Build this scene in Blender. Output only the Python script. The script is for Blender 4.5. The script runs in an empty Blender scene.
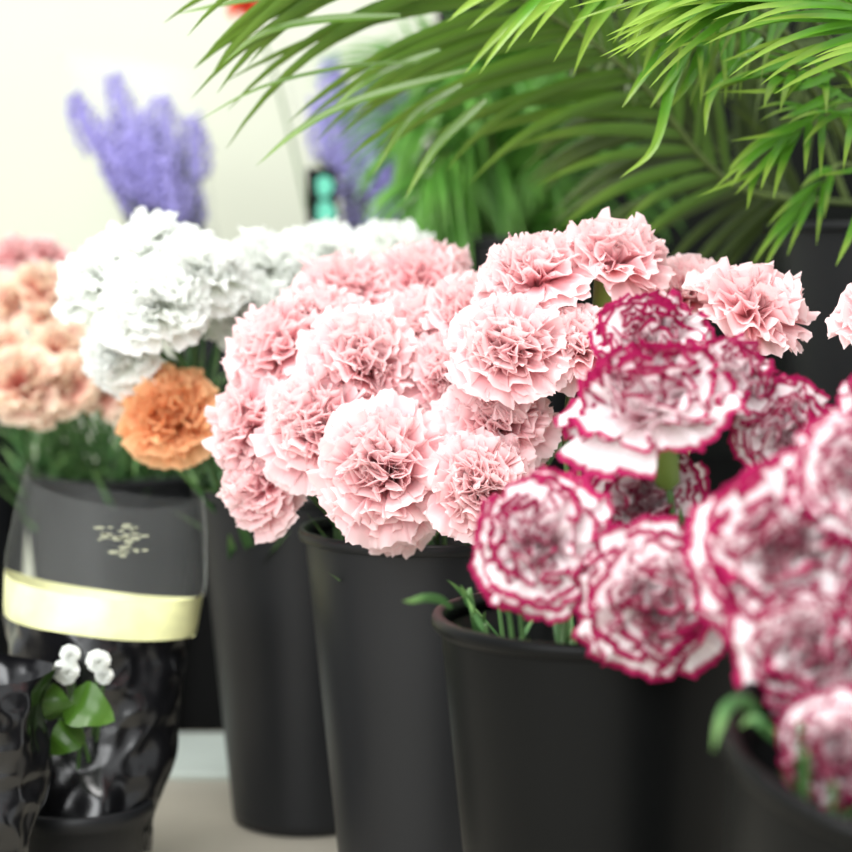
import bpy, bmesh, math, random
import numpy as np
from mathutils import Vector, Matrix, Quaternion
from mathutils import noise as mnoise

sc = bpy.context.scene
COL = sc.collection
PI = math.pi

# ------------------------------------------------------------------ camera
PITCH = math.radians(5.0)
CAM = Vector((0.0, 0.0, 0.505))
FPX = 2012.0
cd = bpy.data.cameras.new('camera')
cd.lens = 85.0
cd.sensor_width = 36.0
cd.clip_start = 0.05
cd.dof.use_dof = True
cd.dof.focus_distance = 1.28
cd.dof.aperture_fstop = 4.6
cd.dof.aperture_blades = 0
cam = bpy.data.objects.new('camera', cd)
COL.objects.link(cam)
cam.location = CAM
cam.rotation_euler = (PI / 2 - PITCH, 0, 0)
sc.camera = cam
FWD = Vector((0, math.cos(PITCH), -math.sin(PITCH)))
RGT = Vector((1, 0, 0))
UPV = Vector((0, math.sin(PITCH), math.cos(PITCH)))


def at(px, py, d):
    """point of the place seen at (px, py) of the photograph, d metres deep"""
    return CAM + RGT * ((px - 426) / FPX * d) + UPV * (-(py - 426) / FPX * d) + FWD * d


def cdir(x, y, z):
    """direction: x to the right, y up, z towards the viewer"""
    return (RGT * x + UPV * y - FWD * z).normalized()


# ------------------------------------------------------------------ materials
def srgb(r, g, b):
    def f(c):
        c /= 255.0
        return c / 12.92 if c <= 0.04045 else ((c + 0.055) / 1.055) ** 2.4
    return (f(r), f(g), f(b), 1.0)


def new_mat(name):
    m = bpy.data.materials.new(name)
    m.use_nodes = True
    nt = m.node_tree
    nt.nodes.clear()
    out = nt.nodes.new('ShaderNodeOutputMaterial')
    return m, nt, out


def plain(name, col, rough=0.5, noise=0.0, nscale=20.0, spec=0.5, bump=0.0, coat=0.0):
    m, nt, out = new_mat(name)
    p = nt.nodes.new('ShaderNodeBsdfPrincipled')
    p.inputs['Base Color'].default_value = col
    p.inputs['Roughness'].default_value = rough
    p.inputs['Specular IOR Level'].default_value = spec
    p.inputs['Coat Weight'].default_value = coat
    nt.links.new(p.outputs[0], out.inputs[0])
    if noise or bump:
        tc = nt.nodes.new('ShaderNodeTexCoord')
        n = nt.nodes.new('ShaderNodeTexNoise')
        n.inputs['Scale'].default_value = nscale
        n.inputs['Detail'].default_value = 4
        nt.links.new(tc.outputs['Object'], n.inputs['Vector'])
        if noise:
            r = nt.nodes.new('ShaderNodeValToRGB')
            c = Vector(col[:3])
            r.color_ramp.elements[0].position = 0.3
            r.color_ramp.elements[1].position = 0.7
            r.color_ramp.elements[0].color = (*(c * (1 - noise)), 1)
            r.color_ramp.elements[1].color = (*[min(1, q) for q in c * (1 + noise)], 1)
            nt.links.new(n.outputs['Fac'], r.inputs[0])
            nt.links.new(r.outputs[0], p.inputs['Base Color'])
        if bump:
            b = nt.nodes.new('ShaderNodeBump')
            b.inputs['Strength'].default_value = bump
            b.inputs['Distance'].default_value = 0.003
            nt.links.new(n.outputs['Fac'], b.inputs['Height'])
            nt.links.new(b.outputs[0], p.inputs['Normal'])
    return m


def petal_mat(name, stops, trans=0.3, edge=None, edge_w=0.1, edge_soft=0.05, edge_noise=0.05, streak=0.0):
    """stops: [(position along the petal, colour)]; edge: colour of the petal's margin"""
    m, nt, out = new_mat(name)
    L = nt.links.new
    a = nt.nodes.new('ShaderNodeAttribute')
    a.attribute_name = 'along'
    tc = nt.nodes.new('ShaderNodeTexCoord')
    n = nt.nodes.new('ShaderNodeTexNoise')
    n.inputs['Scale'].default_value = 70
    n.inputs['Detail'].default_value = 3
    L(tc.outputs['Object'], n.inputs['Vector'])
    ma = nt.nodes.new('ShaderNodeMath')
    ma.operation = 'MULTIPLY_ADD'
    ma.inputs[1].default_value = 0.16
    L(n.outputs['Fac'], ma.inputs[0])
    L(a.outputs['Fac'], ma.inputs[2])
    ms = nt.nodes.new('ShaderNodeMath')
    ms.operation = 'SUBTRACT'
    ms.inputs[1].default_value = 0.08
    L(ma.outputs[0], ms.inputs[0])
    r = nt.nodes.new('ShaderNodeValToRGB')
    while len(r.color_ramp.elements) < len(stops):
        r.color_ramp.elements.new(0.5)
    for e, (pos, col) in zip(r.color_ramp.elements, stops):
        e.position = pos
        e.color = col
    L(ms.outputs[0], r.inputs[0])
    col = r.outputs[0]
    if edge:
        e = nt.nodes.new('ShaderNodeAttribute')
        e.attribute_name = 'margin'
        n2 = nt.nodes.new('ShaderNodeTexNoise')
        n2.inputs['Scale'].default_value = 160
        n2.inputs['Detail'].default_value = 3
        L(tc.outputs['Object'], n2.inputs['Vector'])
        m2 = nt.nodes.new('ShaderNodeMath')
        m2.operation = 'MULTIPLY_ADD'
        m2.inputs[1].default_value = -edge_noise * 2
        L(n2.outputs['Fac'], m2.inputs[0])
        L(e.outputs['Fac'], m2.inputs[2])
        mr = nt.nodes.new('ShaderNodeMapRange')
        mr.interpolation_type = 'SMOOTHSTEP'
        mr.inputs['From Min'].default_value = edge_w - edge_soft - edge_noise
        mr.inputs['From Max'].default_value = edge_w + edge_soft - edge_noise
        mr.inputs['To Min'].default_value = 1.0
        mr.inputs['To Max'].default_value = 0.0
        L(m2.outputs[0], mr.inputs['Value'])
        mx = nt.nodes.new('ShaderNodeMix')
        mx.data_type = 'RGBA'
        mx.inputs[7].default_value = edge
        L(mr.outputs[0], mx.inputs[0])
        L(col, mx.inputs[6])
        col = mx.outputs[2]
    p = nt.nodes.new('ShaderNodeBsdfPrincipled')
    p.inputs['Roughness'].default_value = 0.65
    p.inputs['Specular IOR Level'].default_value = 0.2
    L(col, p.inputs['Base Color'])
    t = nt.nodes.new('ShaderNodeBsdfTranslucent')
    L(col, t.inputs['Color'])
    x = nt.nodes.new('ShaderNodeMixShader')
    x.inputs[0].default_value = trans
    L(p.outputs[0], x.inputs[1])
    L(t.outputs[0], x.inputs[2])
    L(x.outputs[0], out.inputs[0])
    return m


def leaf_mat(name, base, tip, rough=0.35, trans=0.25, tip_at=0.85):
    m, nt, out = new_mat(name)
    L = nt.links.new
    a = nt.nodes.new('ShaderNodeAttribute')
    a.attribute_name = 'along'
    tc = nt.nodes.new('ShaderNodeTexCoord')
    n = nt.nodes.new('ShaderNodeTexNoise')
    n.inputs['Scale'].default_value = 25
    L(tc.outputs['Object'], n.inputs['Vector'])
    ma = nt.nodes.new('ShaderNodeMath')
    ma.operation = 'MULTIPLY_ADD'
    ma.inputs[1].default_value = 0.5
    L(n.outputs['Fac'], ma.inputs[0])
    L(a.outputs['Fac'], ma.inputs[2])
    r = nt.nodes.new('ShaderNodeValToRGB')
    c = Vector(base[:3])
    r.color_ramp.elements[0].position = 0.15
    r.color_ramp.elements[0].color = (*(c * 0.75), 1)
    r.color_ramp.elements[1].position = 0.75
    r.color_ramp.elements[1].color = base
    e = r.color_ramp.elements.new(1.0)
    e.position = 1.0
    e.color = (*c.lerp(Vector(tip[:3]), 0.5), 1)
    L(ma.outputs[0], r.inputs[0])
    p = nt.nodes.new('ShaderNodeBsdfPrincipled')
    p.inputs['Roughness'].default_value = rough
    p.inputs['Specular IOR Level'].default_value = 0.4
    L(r.outputs[0], p.inputs['Base Color'])
    t = nt.nodes.new('ShaderNodeBsdfTranslucent')
    L(r.outputs[0], t.inputs['Color'])
    x = nt.nodes.new('ShaderNodeMixShader')
    x.inputs[0].default_value = trans
    L(p.outputs[0], x.inputs[1])
    L(t.outputs[0], x.inputs[2])
    L(x.outputs[0], out.inputs[0])
    return m


def film_mat(name, tint, alpha, rough=0.08, noise_alpha=0.0):
    m, nt, out = new_mat(name)
    L = nt.links.new
    tr = nt.nodes.new('ShaderNodeBsdfTransparent')
    p = nt.nodes.new('ShaderNodeBsdfPrincipled')
    p.inputs['Base Color'].default_value = tint
    p.inputs['Roughness'].default_value = rough
    p.inputs['Specular IOR Level'].default_value = 0.6
    x = nt.nodes.new('ShaderNodeMixShader')
    fr = nt.nodes.new('ShaderNodeFresnel')
    fr.inputs['IOR'].default_value = 1.012
    ad = nt.nodes.new('ShaderNodeMath')
    ad.operation = 'ADD'
    ad.use_clamp = True
    ad.inputs[1].default_value = alpha
    L(fr.outputs[0], ad.inputs[0])
    L(ad.outputs[0], x.inputs[0])
    L(tr.outputs[0], x.inputs[1])
    L(p.outputs[0], x.inputs[2])
    L(x.outputs[0], out.inputs[0])
    return m


M = {}
M['pink'] = petal_mat('pink_petals', [(0.0, srgb(236, 138, 148)), (0.4, srgb(245, 172, 180)), (0.7, srgb(250, 203, 207)), (1.0, srgb(253, 230, 230))], 0.48)
M['white'] = petal_mat('white_petals', [(0.0, srgb(214, 226, 190)), (0.4, srgb(242, 246, 236)), (1.0, srgb(252, 253, 251))], 0.5)
M['bicolor'] = petal_mat('white_petals_with_magenta_edge', [(0.0, srgb(214, 84, 124)), (0.28, srgb(246, 196, 208)), (0.58, srgb(253, 243, 244)), (1.0, srgb(253, 249, 249))], 0.42,
                         edge=srgb(166, 24, 84), edge_w=0.085, edge_soft=0.035, edge_noise=0.03)
M['peach'] = petal_mat('peach_petals', [(0.0, srgb(222, 116, 100)), (0.4, srgb(242, 172, 156)), (0.75, srgb(248, 208, 190)), (1.0, srgb(250, 234, 210))], 0.4)
M['rosy'] = petal_mat('dusty_pink_petals', [(0.0, srgb(190, 90, 96)), (0.5, srgb(234, 170, 172)), (1.0, srgb(244, 208, 206))], 0.3)
M['orange'] = petal_mat('orange_petals', [(0.0, srgb(222, 104, 44)), (0.5, srgb(247, 160, 98)), (1.0, srgb(253, 204, 156))], 0.45)
M['red'] = petal_mat('red_orange_petals', [(0.0, srgb(190, 30, 20)), (0.5, srgb(232, 70, 48)), (1.0, srgb(240, 110, 80))], 0.3)
M['calyx'] = leaf_mat('calyx_green', srgb(128, 158, 74), srgb(170, 190, 110), 0.5, 0.1)
M['stem'] = plain('stem_green', srgb(74, 108, 58), 0.5, 0.25, 60)
M['leaf'] = leaf_mat('grey_green_leaf', srgb(72, 114, 62), srgb(130, 166, 96), 0.5, 0.15)
M['palm'] = leaf_mat('palm_green', srgb(90, 146, 42), srgb(166, 184, 80), 0.26, 0.25)
M['palm2'] = leaf_mat('shaded_palm_green', srgb(70, 88, 40), srgb(96, 118, 50), 0.32, 0.22)  # darker palm green: shade on the rear fronds put into the colour
M['palm4'] = leaf_mat('olive_palm_green', srgb(84, 118, 40), srgb(120, 150, 56), 0.3, 0.25)
M['palm3'] = leaf_mat('soft_palm_green', srgb(88, 146, 54), srgb(120, 170, 76), 0.4, 0.3)
M['rachis'] = plain('palm_stalk', srgb(86, 104, 48), 0.45, 0.15, 40)
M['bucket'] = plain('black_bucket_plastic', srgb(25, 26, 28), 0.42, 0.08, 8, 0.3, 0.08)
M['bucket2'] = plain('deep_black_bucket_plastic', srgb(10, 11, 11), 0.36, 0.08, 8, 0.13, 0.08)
M['wall'] = plain('cream_wall_paint', srgb(205, 208, 190), 0.8, 0.015, 3)
M['shadedwall'] = plain('shaded_wall_colour', srgb(22, 24, 22), 0.85, 0.2, 5, 0.1)  # shade cast by the dense fronds, put into the wall colour
M['floor'] = plain('beige_floor', srgb(172, 166, 152), 0.45, 0.06, 9)
M['board'] = plain('pale_board', srgb(196, 206, 198), 0.5, 0.03, 10)
M['black'] = plain('black_paint', srgb(12, 12, 12), 0.7, 0.1, 10, 0.08)
M['lavender'] = plain('lavender_flowers', srgb(158, 150, 212), 0.7, 0.25, 120)
M['lavstem'] = plain('lavender_stem', srgb(68, 78, 60), 0.6, 0.2, 60)
M['clear'] = film_mat('clear_cellophane', (0.9, 0.93, 0.92, 1), 0.06)
M['clear2'] = film_mat('dull_cellophane', (0.8, 0.83, 0.8, 1), 0.03, 0.2)
M['blackfilm'] = plain('black_plastic_film', srgb(14, 14, 16), 0.22, 0.2, 12, 0.7, 0.3)
M['band'] = plain('pale_yellow_print', srgb(228, 228, 170), 0.4, 0.16, 45)
M['teal'] = plain('teal_print', srgb(96, 196, 168), 0.5, 0.05, 30)
M['greyprint'] = plain('pale_print', srgb(150, 152, 128), 0.4, 0.1, 60)
M['greenleaf'] = leaf_mat('fresh_green_leaf', srgb(64, 100, 32), srgb(90, 126, 50), 0.3, 0.2)
M['soil'] = plain('dark_soil', srgb(40, 32, 26), 0.9, 0.3, 80)


# ------------------------------------------------------------------ objects
def link(name, me, parent=None, loc=(0, 0, 0), rot=None, scale=None):
    o = bpy.data.objects.new(name, me)
    COL.objects.link(o)
    if parent is not None:
        o.parent = parent
    o.location = loc
    if rot is not None:
        o.rotation_mode = 'QUATERNION'
        o.rotation_quaternion = rot
    if scale is not None:
        o.scale = (scale,) * 3
    return o


def tag(o, label=None, cat=None, group=None, kind=None):
    if label: o['label'] = label
    if cat: o['category'] = cat
    if group: o['group'] = group
    if kind: o['kind'] = kind
    return o


def thing(name, loc, label, cat, group=None):
    o = bpy.data.objects.new(name, None)
    o.empty_display_size = 0.02
    COL.objects.link(o)
    o.location = loc
    return tag(o, label, cat, group)


def mesh(name, verts, faces, mat, smooth=True, attrs=None):
    me = bpy.data.meshes.new(name)
    me.from_pydata([tuple(map(float, v)) for v in verts], [], faces)
    if smooth:
        me.polygons.foreach_set('use_smooth', [True] * len(me.polygons))
    for k, vals in (attrs or {}).items():
        a = me.attributes.new(k, 'FLOAT', 'POINT')
        a.data.foreach_set('value', np.asarray(vals, dtype=np.float32))
    me.materials.append(mat)
    me.update()
    return me


def with_mat(me, mat, name):
    c = me.copy()
    c.name = name
    c.materials.clear()
    c.materials.append(mat)
    return c


def box_mesh(name, sx, sy, sz, mat, bev=0.003):
    bm = bmesh.new()
    bmesh.ops.create_cube(bm, size=1)
    bmesh.ops.scale(bm, vec=(sx, sy, sz), verts=bm.verts)
    bmesh.ops.translate(bm, vec=(0, 0, sz / 2), verts=bm.verts)
    if bev:
        bmesh.ops.bevel(bm, geom=bm.edges[:], offset=bev, segments=2, affect='EDGES', profile=0.5)
    me = bpy.data.meshes.new(name)
    bm.to_mesh(me)
    bm.free()
    me.materials.append(mat)
    return me


def lathe(name, prof, mat, n=64, closed=False):
    vs, fs = [], []
    for r, z in prof:
        for i in range(n):
            a = 2 * PI * i / n
            vs.append((r * math.cos(a), r * math.sin(a), z))
    k = len(prof)
    for j in range(k - 1 + (1 if closed else 0)):
        j2 = (j + 1) % k
        for i in range(n):
            i2 = (i + 1) % n
            fs.append((j * n + i, j * n + i2, j2 * n + i2, j2 * n + i))
    return mesh(name, vs, fs, mat)


def frames(pts):
    """tangent, side, up along a polyline"""
    out = []
    side = None
    for i in range(len(pts)):
        t = (pts[min(i + 1, len(pts) - 1)] - pts[max(i - 1, 0)]).normalized()
        if side is None:
            ref = Vector((0, 0, 1)) if abs(t.z) < 0.9 else Vector((1, 0, 0))
            side = t.cross(ref).normalized()
        else:
            side = (side - t * side.dot(t)).normalized()
        out.append((t, side, side.cross(t).normalized()))
    return out


def tube(pts, radii, n=7):
    vs, fs = [], []
    for (t, s, u), p, r in zip(frames(pts), pts, radii):
        for i in range(n):
            a = 2 * PI * i / n
            vs.append(p + s * (r * math.cos(a)) + u * (r * math.sin(a)))
    m = len(pts)
    for j in range(m - 1):
        for i in range(n):
            i2 = (i + 1) % n
            fs.append((j * n + i, j * n + i2, (j + 1) * n + i2, (j + 1) * n + i))
    fs.append(tuple(range(n))[::-1])
    fs.append(tuple((m - 1) * n + i for i in range(n)))
    return vs, fs


def bez(p0, p1, p2, p3, n):
    out = []
    for i in range(n + 1):
        t = i / n
        out.append(p0 * (1 - t) ** 3 + p1 * 3 * t * (1 - t) ** 2 + p2 * 3 * t * t * (1 - t) + p3 * t ** 3)
    return out


def crv(pts, n):
    """Catmull-Rom through the points"""
    P = [pts[0] * 2 - pts[1]] + list(pts) + [pts[-1] * 2 - pts[-2]]
    out = []
    seg = len(pts) - 1
    for k in range(n + 1):
        x = k / n * seg
        i = min(int(x), seg - 1)
        t = x - i
        a, b, c, d = P[i:i + 4]
        out.append(0.5 * ((2 * b) + (c - a) * t + (2 * a - 5 * b + 4 * c - d) * t * t + (3 * b - a - 3 * c + d) * t ** 3))
    return out


def blade(p0, d, up, length, width, droop, n=8, fold=0.25, curl=0.0, seed=None):
    """a strap leaf: verts, faces, along"""
    d = d.normalized()
    pts = [p0.copy()]
    dirn = d.copy()
    for i in range(n):
        dirn = (dirn + Vector((0, 0, -droop * (0.4 + 1.2 * i / n) / n)) + up * (curl / n)).normalized()
        pts.append(pts[-1] + dirn * (length / n))
    vs, fs, al = [], [], []
    for i, p in enumerate(pts):
        t = i / n
        tan = (pts[min(i + 1, n)] - pts[max(i - 1, 0)]).normalized()
        s = tan.cross(up)
        if s.length < 1e-4:
            s = tan.cross(Vector((1, 0, 0)))
        s.normalize()
        u = s.cross(tan).normalized()
        w = width * 0.5 * (min(1, 0.45 + t * 3.0)) * (1 - t ** 2.6) + width * 0.01
        vs += [p - s * w + u * (w * fold), p - u * (w * fold * 0.3), p + s * w + u * (w * fold)]
        al += [t] * 3
    for i in range(n):
        a = i * 3
        fs += [(a, a + 1, a + 4, a + 3), (a + 1, a + 2, a + 5, a + 4)]
    return vs, fs, al


class MB:
    def __init__(self):
        self.v, self.f, self.a = [], [], []

    def add(self, vs, fs, al=None):
        b = len(self.v)
        self.v += list(vs)
        self.f += [tuple(b + i for i in f) for f in fs]
        self.a += list(al) if al is not None else [0.5] * len(vs)

    def build(self, name, mat, parent=None, origin=Vector((0, 0, 0)), smooth=True):
        me = mesh(name, [Vector(v) - origin for v in self.v], self.f, mat, smooth, {'along': self.a})
        return link(name, me, parent)


# ------------------------------------------------------------------ carnation blooms
def bloom_mesh(name, seed, mat, layers, R=0.045, NU=30, fringe=0.045, ragged=0.0, lop=0.0, flare=0.9):
    """layers: (count, tilt from axis in degrees, length/R, half width/R, ruffle/R)"""
    rng = np.random.default_rng(seed)
    vrow = np.array([0.0, 0.16, 0.32, 0.47, 0.6, 0.71, 0.8, 0.87, 0.93, 0.97, 1.0])
    NV = len(vrow) - 1
    u = np.linspace(-1, 1, NU + 1)
    U, V = np.meshgrid(u, vrow)
    verts, faces, along, margin = [], [], [], []
    ph0 = rng.uniform(0, 6.28)
    lop_az = rng.uniform(0, 6.28)
    for li, (cnt, tilt, Lr, Wr, Ar) in enumerate(layers):
        off = rng.uniform(0, 6.28)
        for k in range(cnt):
            inner = max(0.0, 1 - tilt / 85.0)
            phi = off + 2 * PI * k / cnt + rng.uniform(-0.25, 0.25) * (1 + 2 * inner)
            tw = rng.normal(0, 1) * (0.12 + 0.75 * inner)
            th_end = math.radians(tilt + rng.uniform(-13, 13) * (1 + 0.9 * inner) + lop * math.cos(phi - lop_az))
            L = R * Lr * rng.uniform(0.9, 1.08)
            W = R * Wr * rng.uniform(0.88, 1.15)
            A = R * Ar * rng.uniform(0.75, 1.3)
            # outline: rounded fan with a fringed lip
            teeth = np.where(np.arange(NU + 1) % 2 == 0, 1.0, -1.0) * rng.uniform(0.2, 1.0, NU + 1)
            lip = 0.60 + 0.44 * np.sqrt(1 - 0.985 * u * u) + fringe * teeth * 0.5 * np.cos(u * 1.2) + ragged * rng.normal(0, 1, NU + 1) * 0.3
            notch = rng.uniform(-0.6, 0.6)
            lip -= rng.uniform(0, 0.10) * np.exp(-((u - notch) / 0.12) ** 2)
            Ve = V * (1 + (lip[None, :] - 1) * V ** 3)
            # spine integrated in the (r, z) plane
            ts = np.linspace(0, 1.12, 60)
            sst = np.clip(ts / 0.62, 0, 1)
            th = th_end * (0.22 + 0.78 * sst * sst * (3 - 2 * sst))
            recv = rng.uniform(-0.1, 0.5) + flare * rng.uniform(-0.1, 1.3) * (1 - tilt / 110.0)
            th = th + recv * np.clip(ts - 0.7, 0, 1) ** 1.3 * 2.0
            dt = ts[1] - ts[0]
            rr = np.concatenate([[0], np.cumsum(np.sin(th[:-1]) * dt)]) * L + 0.003
            zz = np.concatenate([[0], np.cumsum(np.cos(th[:-1]) * dt)]) * L
            r = np.interp(Ve, ts, rr)
            z = np.interp(Ve, ts, zz)
            tha = np.interp(Ve, ts, th)
            hw = W * (0.10 + 0.90 * np.clip(Ve, 0, 1) ** 0.85)
            k1 = rng.uniform(1.2, 2.2)
            k2 = rng.uniform(2.8, 4.6)
            k3 = rng.uniform(5.0, 7.5)
            p1, p2, p3 = rng.uniform(0, 6.28, 3)
            env = np.clip(Ve, 0, 1.1) ** 1.7
            wave = 0.55 * np.sin(k1 * PI * U + p1 + 1.5 * Ve) + 0.42 * np.sin(k2 * PI * U + p2 - 2.0 * Ve) + 0.22 * np.sin(k3 * PI * U + p3) * env
            cup = 0.35 * (U ** 2 - 0.3) * rng.uniform(-0.2, 1.0)
            disp = A * env * (wave + cup)
            lat = hw * U * (1 - 0.18 * Ar * 3) + A * env * 0.45 * np.sin(k2 * PI * U + p2 + 1.2)
            # petal surface normal (towards the axis / up)
            nr, nz = -np.cos(tha), np.sin(tha)
            twv = tw * np.clip(Ve * 1.4, 0, 1)
            dn = disp * np.cos(twv) + lat * np.sin(twv)
            lat = lat * np.cos(twv) - disp * np.sin(twv)
            r2 = r + nr * dn
            z2 = z + nz * dn + 0.10 * A * env * np.sin(5 * U + p3)
            # follow the circle a little so that neighbours overlap
            arc = lat
            x = r2 * math.cos(phi) - arc * math.sin(phi)
            y = r2 * math.sin(phi) + arc * math.cos(phi)
            b = len(verts) * 0 + sum(len(q) for q in verts)
            P = np.stack([x.ravel(), y.ravel(), z2.ravel()], 1)
            verts.append(P)
            idx = b + np.arange((NV + 1) * (NU + 1)).reshape(NV + 1, NU + 1)
            q = np.stack([idx[:-1, :-1], idx[:-1, 1:], idx[1:, 1:], idx[1:, :-1]], -1).reshape(-1, 4)
            faces += [tuple(int(i) for i in f) for f in q]
            along.append((np.clip(V, 0, 1)).ravel())
            mtop = 1 - V
            mside = (1 - np.abs(U)) * 0.85 + np.clip(0.62 - V, 0, 1) * 1.4
            margin.append(np.minimum(mtop, mside).ravel())
    verts = np.concatenate(verts)
    return mesh(name, verts, faces, mat, True, {'along': np.concatenate(along), 'margin': np.concatenate(margin)})


FULL = [(5, 110, 1.10, 0.78, 0.12), (6, 92, 1.05, 0.72, 0.14), (7, 74, 1.0, 0.66, 0.17), (8, 57, 0.97, 0.60, 0.20),
        (8, 40, 0.94, 0.54, 0.23), (8, 25, 0.92, 0.50, 0.25), (8, 10, 0.89, 0.46, 0.27)]
LOOSE = [(5, 106, 1.08, 0.80, 0.11), (6, 86, 1.0, 0.72, 0.14), (6, 64, 0.95, 0.64, 0.18), (7, 45, 0.90, 0.56, 0.21),
         (6, 28, 0.87, 0.50, 0.24), (7, 9, 0.84, 0.46, 0.26)]
SPRAY = [(6, 95, 1.0, 0.58, 0.12), (6, 70, 0.95, 0.52, 0.16), (6, 45, 0.9, 0.46, 0.2), (5, 20, 0.82, 0.42, 0.24)]

B_PINK = [bloom_mesh('pink_bloom', 10 + i, M['pink'], FULL, lop=10) for i in range(7)]
B_BI = [bloom_mesh('bicolor_bloom', 40 + i, M['bicolor'], LOOSE, fringe=0.035, lop=10) for i in range(6)]
B_WHITE = [with_mat(B_PINK[i], M['white'], 'white_bloom') for i in range(4)]
B_PEACH = [bloom_mesh('peach_bloom', 70 + i, M['peach'], SPRAY, NU=16) for i in range(3)]
B_ROSY = [with_mat(B_PEACH[i], M['rosy'], 'rosy_bloom') for i in range(2)]
B_ORANGE = [with_mat(B_PINK[4], M['orange'], 'orange_bloom')]
B_RED = [with_mat(B_PEACH[0], M['red'], 'red_bloom')]


def calyx_mesh(R=0.045):
    prof = [(0.0026, -0.030), (0.0058, -0.027), (0.0074, -0.016), (0.0084, -0.004), (0.0100, 0.004), (0.0120, 0.0085), (0.0112, 0.0085), (0.0085, 0.002)]
    me = lathe('calyx', prof, M['calyx'], 20)
    # five pointed teeth round the mouth
    for v in me.vertices:
        if v.co.z > 0.003:
            a = math.atan2(v.co.y, v.co.x)
            v.co.z += 0.004 * abs(math.cos(2.5 * a))
    a = me.attributes.new('along', 'FLOAT', 'POINT')
    a.data.foreach_set('value', [min(1, max(0, (v.co.z + 0.03) / 0.045)) for v in me.vertices])
    return me


CALYX = calyx_mesh()
rnd = random.Random(5)

# ------------------------------------------------------------------ buckets
BUCKETS = {}


def bucket(key, x, y, z0, R, H, label, tilt=None, taper=0.66, mat='bucket'):
    rb = R * taper
    lip = R * 0.035
    t = 0.0025
    body = [(rb - 0.006, 0.0), (rb, 0.004), (rb + 0.001, 0.012), (R - 0.0055, H - 0.010), (R - 0.0055, H - 0.009)]
    inner = [(R - 0.0055 - t, H - 0.009), (rb - t, 0.012), (rb - 0.008, 0.006), (0.0005, 0.006)]
    o = thing('flower_bucket', (x, y, z0), label, 'bucket')
    link('body', lathe('body', [(0.0005, 0.0)] + body + inner, M[mat], 72), o)
    rim = [(R - 0.0056, H - 0.0095), (R - 0.0022, H - 0.009), (R - 0.0003, H - 0.007), (R, H - 0.003), (R - 0.001, H - 0.0008), (R - 0.003, H),
           (R - 0.006, H - 0.0005), (R - 0.0082, H - 0.003), (R - 0.0086, H - 0.0095)]
    link('rim', lathe('rim', rim, M[mat], 72, closed=True), o)
    Mx = Matrix.Translation((x, y, z0))
    if tilt is not None:
        o.rotation_mode = 'QUATERNION'
        o.rotation_quaternion = tilt
        Mx = Mx @ tilt.to_matrix().to_4x4()
    BUCKETS[key] = dict(o=o, M=Mx, R=R, H=H, rb=rb)
    return o


def ground(px, py, z):
    """where the line of sight through a pixel meets the height z"""
    d = at(px, py, 1.0) - CAM
    return CAM + d * ((z - CAM.z) / d.z)


g = ground(607, 612, 0.30)
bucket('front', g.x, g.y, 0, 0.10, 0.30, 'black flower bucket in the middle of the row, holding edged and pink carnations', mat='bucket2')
g = ground(432, 526, 0.30)
bucket('pink', g.x, g.y, 0, 0.10, 0.30, 'black flower bucket under the left mass of pink carnations')
g = ground(306, 484, 0.30)
bucket('white', g.x, g.y, 0, 0.10, 0.30, 'dark grey flower bucket standing on the beige floor, whole base visible')
g = ground(112, 470, 0.277)
bucket('peach', g.x, g.y, 0, 0.098, 0.277, 'black flower bucket with peach and orange flowers, behind the cellophane sleeve')
g = at(-50, 425, 2.2)
bucket('margin', g.x, g.y, 0, 0.096, 0.314, 'dark bucket at the left margin, behind the peach flowers')
q4 = Quaternion((1, 0, 0), math.radians(11)) @ Quaternion((0, 1, 0), math.radians(5))
g = at(954, 750, 0.86)
n4 = q4 @ Vector((0, 0, 1))
b4 = g - n4 * 0.29
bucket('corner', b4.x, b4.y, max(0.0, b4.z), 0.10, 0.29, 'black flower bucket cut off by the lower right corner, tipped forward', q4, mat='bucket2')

# ------------------------------------------------------------------ carnations


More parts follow.
